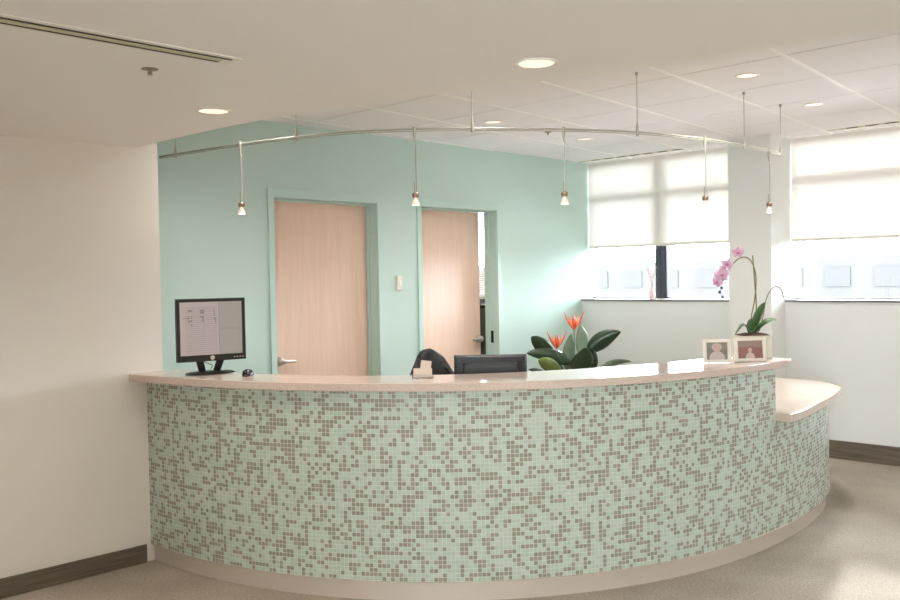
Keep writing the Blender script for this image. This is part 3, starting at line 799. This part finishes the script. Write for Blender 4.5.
MB().lathe([(0, .003), (.010, .0028), (.0125, 0)], 24, mx).build('emblem', M['emblem'], mo, smooth=True)
for k in range(4):
    MB().box(.118 + k * .016, .124 + k * .016, d0 - .0018, d0, zb + .013, zb + .018).build('button', M['emblem'], mo)
MB().tube(smoothpts([(-.02, .04, zb + .04), (-.03, .045, zb), (.0, .05, zb - .02), (.02, .05, zb - .03), (.012, .055, zb - .05)], 4), .002, 6).build('cable', M['black_plastic'], mo, smooth=True)
mo2, zb2, _, _ = monitor(.395, .335, R(-45.6 + 180), (3.655, 3.285, ZL), 'black monitor seen from behind, standing below the ledge', False)
mo2.scale = (1, 1, .95)

mouse = thing('computer_mouse', 'small glossy black mouse on the ledge beside the monitor', 'computer mouse', (2.622, 4.055, ZT), R(-42))
MB().grid(lambda u, v: (.030 * math.sin(PI * v) ** .6 * math.cos(PI * u), .045 * (2 * v - 1), .002 + .033 * (math.sin(PI * u) * math.sin(PI * v)) ** .55), 16, 14).build('shell', M['black_gloss'], mouse, smooth=True, angle=0)
MB().box(-.006, .006, -.04, -.015, .018, .024).build('scroll_wheel', M['black_plastic'], mouse, bevel=.003)
MB().prism([(.030 * math.cos(t) , .045 * math.sin(t)) for t in [2 * PI * k / 24 for k in range(24)]], 0, .006).build('underside', M['black_plastic'], mouse)

# business card holder
ch = thing('card_holder', 'clear card holder with a few beige cards on the ledge, before the chair', 'card holder', (3.086, 3.222, ZT), R(-48))
m = MB().box(-.052, .052, -.022, .024, 0, .003).box(-.052, .052, -.022, -.0195, 0, .018)
mx = Matrix.Translation((0, .004, .002)) @ Matrix.Rotation(R(-14), 4, 'X')
m.box(-.052, .052, 0, .0025, 0, .045, mx=mx).box(-.052, -.0495, -.022, .02, 0, .014).box(.0495, .052, -.022, .02, 0, .014)
m.build('clear_tray', M['acrylic'], ch, bevel=.001)
m = MB()
mx = Matrix.Translation((.008, -.004, .004)) @ Matrix.Rotation(R(-14), 4, 'X') @ Matrix.Rotation(R(7), 4, 'Y')
m.box(-.026, .026, -.006, .0, 0, .082, mx=mx)
m.build('tall_card', M['card'], ch)
mx = Matrix.Translation((0, -.012, .003)) @ Matrix.Rotation(R(-12), 4, 'X')
MB().box(-.046, .046, -.004, 0, 0, .046, mx=mx).build('card_stack', M['card'], ch)

# photo frames ---------------------------------------------------------
def disc(m, cx, cz, rx, rz, y, mi=0, n=20, a0=0, a1=2 * PI):
    pts = [(cx + rx * math.cos(a0 + (a1 - a0) * k / n), y, cz + rz * math.sin(a0 + (a1 - a0) * k / n)) for k in range(n + 1)]
    m.add([(cx, y, cz)] + pts, [(0, k + 1, k + 2) for k in range(n)], mi)
def pframe(W, H, loc, rz, label, pm, fig):
    f = thing('photo_frame', label, 'photo frame', loc, rz)
    f.rotation_euler = (R(-7), 0, rz)
    b = .018
    m = MB().box(-W / 2, -W / 2 + b, -.009, .009, 0, H).box(W / 2 - b, W / 2, -.009, .009, 0, H)
    m.box(-W / 2 + b, W / 2 - b, -.009, .009, 0, b).box(-W / 2 + b, W / 2 - b, -.009, .009, H - b, H)
    m.build('frame_moulding', M['photo_frame'], f, bevel=.003)
    MB().box(-W / 2 + b - .001, W / 2 - b + .001, .001, .006, b - .001, H - b + .001).build('photograph', M[pm], f)
    m = MB(); y = .0002
    s = H / .12
    if fig == 'baby':
        disc(m, .0, .026 * s, .042, .036, y, 1); disc(m, 0, .074 * s, .021, .022, y - .0003, 0); disc(m, 0, .080 * s, .028, .021, y - .0001, 1)
        disc(m, -.03, .024 * s, .012, .02, y - .0002, 1); disc(m, .03, .024 * s, .012, .02, y - .0002, 1)
    else:
        disc(m, .0, .019 * s, .026, .030, y, 1); disc(m, 0, .058 * s, .012, .014, y - .0003, 0); disc(m, 0, .063 * s, .0135, .014, y - .0001, 2)
    for v in m.bm.verts:
        v.co.z = max(v.co.z, b); v.co.x = max(-W / 2 + b, min(W / 2 - b, v.co.x))
    m.build('printed_figure', [M['print_skin'], M['print_cloth'], M['print_hair']], f)
    mx = Matrix.Translation((0, .008, H * .75)) @ Matrix.Rotation(R(24), 4, 'X')
    MB().box(-.02, .02, 0, .003, -H * .72, 0, mx=mx).build('easel_back', M['photo_frame'], f)
    return f
pframe(.150, .130, (4.540, 2.415, ZT + .001), R(-46), 'white photo frame with a small baby portrait on grey, left of the pair', 'print_grey', 'baby')
pframe(.178, .133, (4.708, 2.305, ZT + .001), R(-40), 'white photo frame with a child before a reddish background, before the orchid', 'print_red', 'child')

# orchid -----------------------------------------------------------------
def leaf_fn(base, ctrl, tip, width, side, droop=.25, shape=.5, blunt=.75):
    """leaf blade along a quadratic curve; returns grid function"""
    b, c, t = Vector(base), Vector(ctrl), Vector(tip); sd = Vector(side).normalized()
    def fn(u, v):
        p = b * (1 - v) ** 2 + c * 2 * v * (1 - v) + t * v * v
        d = ((c - b) * (1 - v) + (t - c) * v).normalized()
        nrm = d.cross(sd).normalized(); s2 = nrm.cross(d).normalized()
        w = width * (math.sin(PI * min(1, v ** shape * .98 + .02)) ** blunt) * .5
        x = 2 * u - 1
        return p + s2 * (x * w) + nrm * (abs(x) ** 1.5 * w * droop)
    return fn
s = .00575       # metres in one unit of the plan drawn below (x to the right, z up)
orc = thing('potted_orchid', 'pink moth orchid in a square glazed planter on the right end of the ledge', 'potted plant', (4.925, 2.400, ZT), R(-38))
PW, PD, PHh = .088, .062, .125
m = MB()
m.prism([(-PW, -PD), (PW, -PD), (PW * 1.0, PD), (-PW, PD)], 0, PHh)
m.build('planter', M['planter'], orc, bevel=.004)
MB().box(PW, PW + .004, -PD + .012, PD - .012, .012, PHh - .012).build('green_side_panel', M['planter_green'], orc, bevel=.002)
MB().box(-PW - .004, PW + .004, -PD - .004, PD + .004, PHh, PHh + .006).build('planter_rim', M['planter'], orc, bevel=.002)
MB().grid(lambda u, v: ((2 * u - 1) * (PW - .004), (2 * v - 1) * (PD - .004), PHh + .0065 + .014 * math.sin(PI * u) ** .3 * math.sin(PI * v) ** .3 + .006 * math.sin(u * 17) * math.cos(v * 13) * math.sin(PI * u) * math.sin(PI * v)), 16, 12).build('bark', M['soil'], orc, smooth=True)
Z0 = PHh + .005
def q(x, z, y=0): return (x * s, y, Z0 + z * s)
# (x, z) measured from the crown of the plant
def stem(name, pts, r, mt='stem'): return MB().tube(smoothpts([q(*p) for p in pts], 5), r, 8).build(name, M[mt], orc, smooth=True)
stem('flower_stem', [(-1.5, 0), (-.5, 18, .004), (2.5, 34), (4.5, 52), (3.5, 64), (0, 73, -.004), (-5, 77.5, -.006), (-11, 78, -.008), (-17, 75, -.012), (-22, 70, -.014), (-28, 62, -.016), (-33, 53, -.016)], .0036)
stem('support_stake', [(3.5, 0, .006), (5, 30, .006), (3.6, 52, .006), (1.5, 80, .004)], .0036)
stem('second_stem', [(5, 0, .01), (10, 8, .01), (13, 22, .01), (16, 36, .01), (21, 45, .01), (26, 48.5, .01), (31, 46, .01), (33, 41, .008), (34, 37, .006)], .003)
def flower(x, z, sc_, rot, y=-.02):
    fl = MB()
    for k in range(5):
        a = R(90 + 72 * k)
        wid = .95 if k in (1, 4) else .62
        L = 1.0 if k in (1, 4, 0) else .92
        def fn(u, v, a=a, wid=wid, L=L):
            r = v * 6.6 * s * sc_ * L; w = wid * 3.4 * s * sc_ * math.sin(PI * (v * .9 + .06)) ** .8 * (2 * u - 1)
            return Vector((math.cos(a) * r - math.sin(a) * w, -.002 - .006 * math.sin(PI * v) + .004 * (2 * u - 1) ** 2, math.sin(a) * r + math.cos(a) * w))
        fl.grid(fn, 5, 6)
    o = fl.build('flower', M['petal'], orc, smooth=True, solid=.0008)
    o.location = q(x, z, y); o.rotation_euler = rot
    c = MB()
    c.lathe([(0, -.006), (.004, -.005), (.006, .0), (.003, .006), (0, .008)], 10, Matrix.Translation((0, -.008, -.001)))
    for sx in (-1, 1): c.lathe([(0, -.005), (.0035, -.002), (.002, .005), (0, .007)], 8, Matrix.Translation((sx * .006, -.009, -.004)) @ Matrix.Rotation(sx * .8, 4, 'Y'))
    c.build('lip', M['petal_dark'], o, smooth=True)
flower(-16, 83, .95, (.35, 0, -.35)); flower(-13, 82.5, .7, (-.1, .2, .6), .004)
flower(-27, 71.5, .9, (.2, .3, -.6)); flower(-33, 61, 1.15, (.1, -.2, -.2)); flower(-31, 66, .8, (.3, .4, .4), -.005)
flower(-37.5, 54, .85, (.3, .5, -.5))
for x, z in ((-33, 48), (-35, 44), (-32, 39)):
    MB().lathe([(0, -.010), (.0085, -.004), (.0085, .004), (0, .010)], 10).build('bud', M['bud'], orc, smooth=True, loc=q(x, z, -.016))
stem('bud_stem', [(-33, 53, -.016), (-33.5, 48, -.016), (-34, 44, -.016), (-32.5, 38, -.016)], .0012)
for k, (x, z) in enumerate(((29, 47.5), (31.5, 45.5), (33, 42), (34, 38), (34.3, 35.5))):
    MB().lathe([(0, -.006), (.0045, 0), (0, .006)], 8).build('bud', M['bud'], orc, smooth=True, loc=q(x + .6, z, .008))
def lf_(base, ctrl, tip, w, mt='leaf_orchid', side=(1, 0, 0), droop=.3, name='leaf', par=orc):
    return MB().grid(leaf_fn(base, ctrl, tip, w, side, droop, .95, .5), 6, 16).build(name, M[mt], par, smooth=True, solid=.0014)
lf_(q(0, 0), q(3, 18, -.02), q(13, 33, -.015), 10.5 * s, side=(1, .3, -.2))
lf_(q(2, 0, .005), q(12, 17, -.01), q(25, 15, -.02), 8 * s, side=(.1, 1, .5))
lf_(q(-1, 0), q(-9, 24, -.015), q(-21, 1, -.03), 6.5 * s, side=(0, 1, .3))
lf_(q(-1, 0), q(-5, 8, -.02), q(-12, 13, -.03), 8 * s, side=(.4, 1, 0))
lf_(q(0, 0), q(-3, 9, -.02), q(-3, 17, -.02), 9 * s, side=(1, 0, 0))
lf_(q(1, 0), q(3, 8, -.02), q(8, 12, -.03), 7 * s, side=(.8, .4, 0))

# tropical plant in the corner ---------------------------------------------
tp = thing('tropical_plant', 'leafy green plant with orange spiked flowers in the corner behind the desk', 'potted plant', (6.55, 4.86, 0), R(-45.6))
MB().lathe([(0, 0), (.13, 0), (.15, .03), (.185, .30), (.19, .34), (.175, .34), (.165, .31), (0, .31)], 36).build('pot', M['pot'], tp, smooth=True)
MB().lathe([(0, .325), (.1, .322), (.168, .312)], 24).build('soil', M['soil'], tp, smooth=True)
g = .00895
def w_(px, py, y=0): return ((px - 578) * g, y, 1.164 - (py - 318) * g)
def tleaf(base, tip, wpx, mt, bend=(0, 0), y=0, side=(1, 0, 0), droop=.3):
    b = Vector(w_(*base, y * .4)); t_ = Vector(w_(*tip, y)); c = (b + t_) / 2 + Vector((bend[0] * g, 0, bend[1] * g))
    o = MB().grid(leaf_fn(b, c, t_, wpx * g, side, droop, .8), 6, 16).build('leaf', M[mt], tp, smooth=True, solid=.0015)
    MB().tube(smoothpts([(0 + (b.x) * .1, 0, .31), (b.x * .45, b.y * .5, (b.z + .31) * .5), tuple(b)], 5), .006, 7).build('leaf_stalk', M['leaf'], o, smooth=True)
tleaf((560, 360), (533, 335), 15, 'leaf', (-6, 6), -.10, (1, 0, .9))
tleaf((574, 362), (527, 351), 15, 'leaf', (0, 7), -.16, (.1, .35, 1))
tleaf((562, 372), (538, 357), 14, 'leaf_light', (-2, 4), -.22, (.5, 0, .9))
tleaf((571, 372), (573, 333), 13, 'leaf_grey', (-2, 0), -.06, (1, .2, 0))
tleaf((586, 358), (584, 325), 15, 'leaf_grey', (3, 0), .08, (1, 0, 0))
tleaf((590, 352), (622, 332), 17, 'leaf', (-2, 5), -.08, (.5, 0, -.9))
tleaf((580, 376), (584, 346), 24, 'leaf', (3, 0), -.20, (1, .2, 0))
tleaf((590, 376), (593, 348), 15, 'leaf', (3, 0), -.12, (1, .3, 0))
tleaf((600, 372), (633, 362), 9, 'leaf_grey', (-3, 6), -.05, (.2, .6, -.8))
tleaf((565, 378), (549, 352), 14, 'leaf', (-3, 2), -.05, (1, 0, .4))
tleaf((548, 372), (529, 367), 6, 'leaf', (0, 2), -.15, (.1, .5, .9))
tleaf((605, 385), (618, 372), 12, 'leaf', (0, 2), .12, (.6, .5, -.6))
def bloom(px, py, sc_, y):
    o = MB()
    for k in range(12):
        a = 2 * PI * k / 12 + .3; t_ = .30 + .17 * (k % 3)
        L = (11 + 3 * (k % 2)) * g * sc_
        tip = Vector((math.sin(t_) * math.cos(a) * L * 1.25, math.sin(t_) * math.sin(a) * L, L * (.8 + .25 * (k % 3))))
        o.tube(smoothpts([(0, 0, 0), tuple(tip * .35 + Vector((math.cos(a), math.sin(a), 0)) * .012 * sc_), tuple(tip * .7 + Vector((math.cos(a), math.sin(a), 0)) * .006), tuple(tip)], 3), [.006 * sc_, .008 * sc_, .009 * sc_, .009 * sc_, .008 * sc_, .007 * sc_, .006 * sc_, .004 * sc_, .003 * sc_, .0006], 6, mi=1 if k % 3 == 1 else 0)
    ob = o.build('bloom', [M['bract'], M['bract_light']], tp, smooth=True, loc=w_(px, py, y))
    p = Vector(w_(px, py, y))
    MB().tube(smoothpts([(p.x * .2, 0, .31), (p.x * .6, y * .5, .55), tuple(p)], 6), .005, 7).build('bloom_stalk', M['leaf_grey'], tp, smooth=True)
bloom(576, 329, 1.0, -.05)
bloom(558, 347, .95, -.10)

# office chair -----------------------------------------------------------------
oc = thing('office_chair', 'black office chair with rounded backrest behind the ledge', 'chair', (4.085, 4.105, 0), R(-25))
def shell(u, v):
    x = (2 * u - 1); z = v
    w = .205 * (1 - .45 * max(0, z - .35) ** 2.6 / .65 ** 2.6)
    zz = .56 + .515 * z - .17 * (abs(x) ** 2.4) * max(0, z - .3) / .7
    return (x * w, .20 - .09 * x * x + .05 * (z - .3) ** 2, zz)
MB().grid(shell, 20, 18).build('backrest', M['black_fabric'], oc, smooth=True, solid=.045, bevel=0, angle=0)
MB().grid(lambda u, v: ((2 * u - 1) * .24 * (1 - .15 * (2 * v - 1) ** 4), (2 * v - 1) * .23, .48 + .02 * math.sin(PI * u) * math.sin(PI * v)), 14, 14).build('seat', M['black_fabric'], oc, smooth=True, solid=.07, angle=0)
MB().tube(smoothpts([(0, .1, .43), (0, .22, .44), (0, .25, .55), (0, .235, .68)], 4), .022, 10).build('back_support', M['black_plastic'], oc, smooth=True)
MB().lathe([(0, .12), (.03, .12), (.03, .28), (.018, .29), (.018, .44), (0, .44)], 20).build('gas_post', M['steel'], oc, smooth=True)
MB().lathe([(0, .08), (.05, .08), (.045, .14), (0, .14)], 20).build('hub', M['black_plastic'], oc, smooth=True)
for k in range(5):
    a = 2 * PI * k / 5
    l = MB().tube([(math.cos(a) * .03, math.sin(a) * .03, .11), (math.cos(a) * .29, math.sin(a) * .29, .072)], [.024, .015], 10).build('leg', M['black_plastic'], oc, smooth=True)
    mx = Matrix.Translation((math.cos(a) * .29 - .018 * math.sin(a), math.sin(a) * .29 + .018 * math.cos(a), .029)) @ Matrix.Rotation(a, 4, 'Z') @ Matrix.Rotation(R(90), 4, 'X')
    MB().lathe([(0, 0), (.022, 0), (.029, .004), (.029, .03), (.022, .036), (0, .036)], 18, mx).tube([(math.cos(a) * .285, math.sin(a) * .285, .03), (math.cos(a) * .285, math.sin(a) * .285, .075)], .006, 8).build('caster', M['black_plastic'], l, smooth=True)

# wall control ---------------------------------------------------------------
ws = thing('wall_control', 'small white wall control between the two doors', 'wall switch', (4.99, YT, 1.508))
MB().box(-.028, .028, -.022, 0, -.058, .058).build('housing', M['white_metal'], ws, bevel=.004)
MB().box(-.012, .012, -.026, -.022, -.02, .02).build('rocker', M['tbar'], ws, bevel=.002)

# bud vase with twigs on the sill
bv = thing('sill_vase', 'tiny pale pink vase with thin twigs on the left window sill beside the mullion', 'vase', (7.57, 4.70, 1.306))
MB().lathe([(0, 0), (.026, 0), (.034, .02), (.03, .05), (.014, .085), (.011, .11), (.014, .118), (.010, .118), (.008, .10), (0, .09)], 24).build('vase_body', M['blush'], bv, smooth=True)
for k, (dx, dy, h) in enumerate(((.0, .055, .30), (.01, -.04, .31), (.0, .02, .27), (-.01, .035, .29), (.0, -.02, .25))):
    MB().tube(smoothpts([(0, 0, .09), (dx * .4, dy * .25, .18), (dx, dy, h)], 4), .0036, 6).build('twig', M['blush'], bv, smooth=True)

# ------------------------------------------------------------------ outside
ob = thing('distant_building', 'long pale building with rows of windows seen outside the windows', 'building', (48, 24, -12))
MB().box(0, 10, -60, 60, 0, 14.3).build('facade', M['concrete'], ob)
n = 0
for zf in (10.8, 12.75):
    for k in range(46):
        MB().box(-.06, .02, -58.5 + k * 2.5, -57.2 + k * 2.5, zf, zf + 1.0).build('building_window', M['outside_glass'], ob)
struct(MB().box(9, 160, -120, 160, -12.2, -12).build('outside_ground', M['ground']))

# ------------------------------------------------------------------ light
W = bpy.data.worlds.new('sky'); sc.world = W; W.use_nodes = True
bg = W.node_tree.nodes['Background']; bg.inputs[0].default_value = (.87, .94, 1.0, 1); bg.inputs[1].default_value = 26.0
def area(name, loc, rot, sx, sy, power, col, portal=False):
    l = bpy.data.lights.new(name, 'AREA'); l.shape = 'RECTANGLE'; l.size = sx; l.size_y = sy; l.energy = power; l.color = col
    o = bpy.data.objects.new(name, l); C.objects.link(o); o.location = loc; o.rotation_euler = rot
    if portal: l.cycles.is_portal = True
    return o
for a, b in wins:
    area('window_portal', (XG + .12, (a + b) / 2, 2.0), (0, R(90), 0), 1.4, b - a, 1, (1, 1, 1), True)
area('window_portal', (XL - .12, -1.8, 1.45), (0, R(-90), 0), 1.5, 3.0, 1, (1, 1, 1), True)  # portal of the added fill window
def spot(loc, e, col=(1, .92, .83), ang=125, blend=.9, rad=.10):
    l = bpy.data.lights.new('downlight_lamp', 'SPOT'); l.energy = e; l.color = col; l.spot_size = R(ang); l.spot_blend = blend; l.shadow_soft_size = rad
    o = bpy.data.objects.new('downlight_lamp', l); C.objects.link(o); o.location = loc; return o
for x, y in [(2.121, 3.502), (2.497, 2.005)] + fill_spots: spot((x, y, SOF - .012), 38)
for x, y in ((5.048, 4.47), (6.268, 4.531), (5.02, 2.463), (6.244, 2.578), (3.05, 4.45), (3.75, 3.35)): spot((x, y, CEIL - .012), 64, (1, .97, .93), 150, .9, .17)  # the last two belong to the added fill fixtures
for (x, y), _ in PL:
    l = bpy.data.lights.new('pendant_lamp_glow', 'POINT'); l.energy = .25; l.color = (1, .85, .7); l.shadow_soft_size = .01
    o = bpy.data.objects.new('pendant_lamp_glow', l); C.objects.link(o); o.location = (x, y, 1.93)

sl_ = bpy.data.lights.new('sun', 'SUN'); sl_.energy = 3.6; sl_.angle = R(3); sl_.color = (1, .96, .9)
so = bpy.data.objects.new('sun', sl_); C.objects.link(so); so.location = (20, 10, 12)
so.rotation_euler = Vector((-1, -.387, -.486)).to_track_quat('-Z', 'Y').to_euler()
# ------------------------------------------------------------------ camera
cam = bpy.data.cameras.new('camera'); cam.sensor_width = 36; cam.lens = 905.4 / 900 * 36; cam.clip_start = .05; cam.clip_end = 500
co = bpy.data.objects.new('camera', cam); C.objects.link(co)
yaw, pit, roll = R(44.43), R(1.382), R(1.032)
fwd = Vector((math.cos(yaw) * math.cos(pit), math.sin(yaw) * math.cos(pit), -math.sin(pit)))
right = Vector((math.sin(yaw), -math.cos(yaw), 0)); down = fwd.cross(right)
r2 = right * math.cos(roll) + down * math.sin(roll); d2 = -right * math.sin(roll) + down * math.cos(roll)
mw = Matrix((r2, -d2, -fwd)).transposed().to_4x4(); mw.translation = (0, 0, 1.54)
co.matrix_world = mw
sc.camera = co
sc.view_settings.view_transform = 'Standard'; sc.view_settings.look = 'None'; sc.view_settings.gamma = 1
sc.view_settings.use_curve_mapping = False
sc.view_settings.exposure = 0.34
sc.cycles.max_bounces = 12; sc.cycles.diffuse_bounces = 8; sc.cycles.transparent_max_bounces = 12
sc.cycles.use_denoising = True; sc.cycles.sample_clamp_indirect = 8
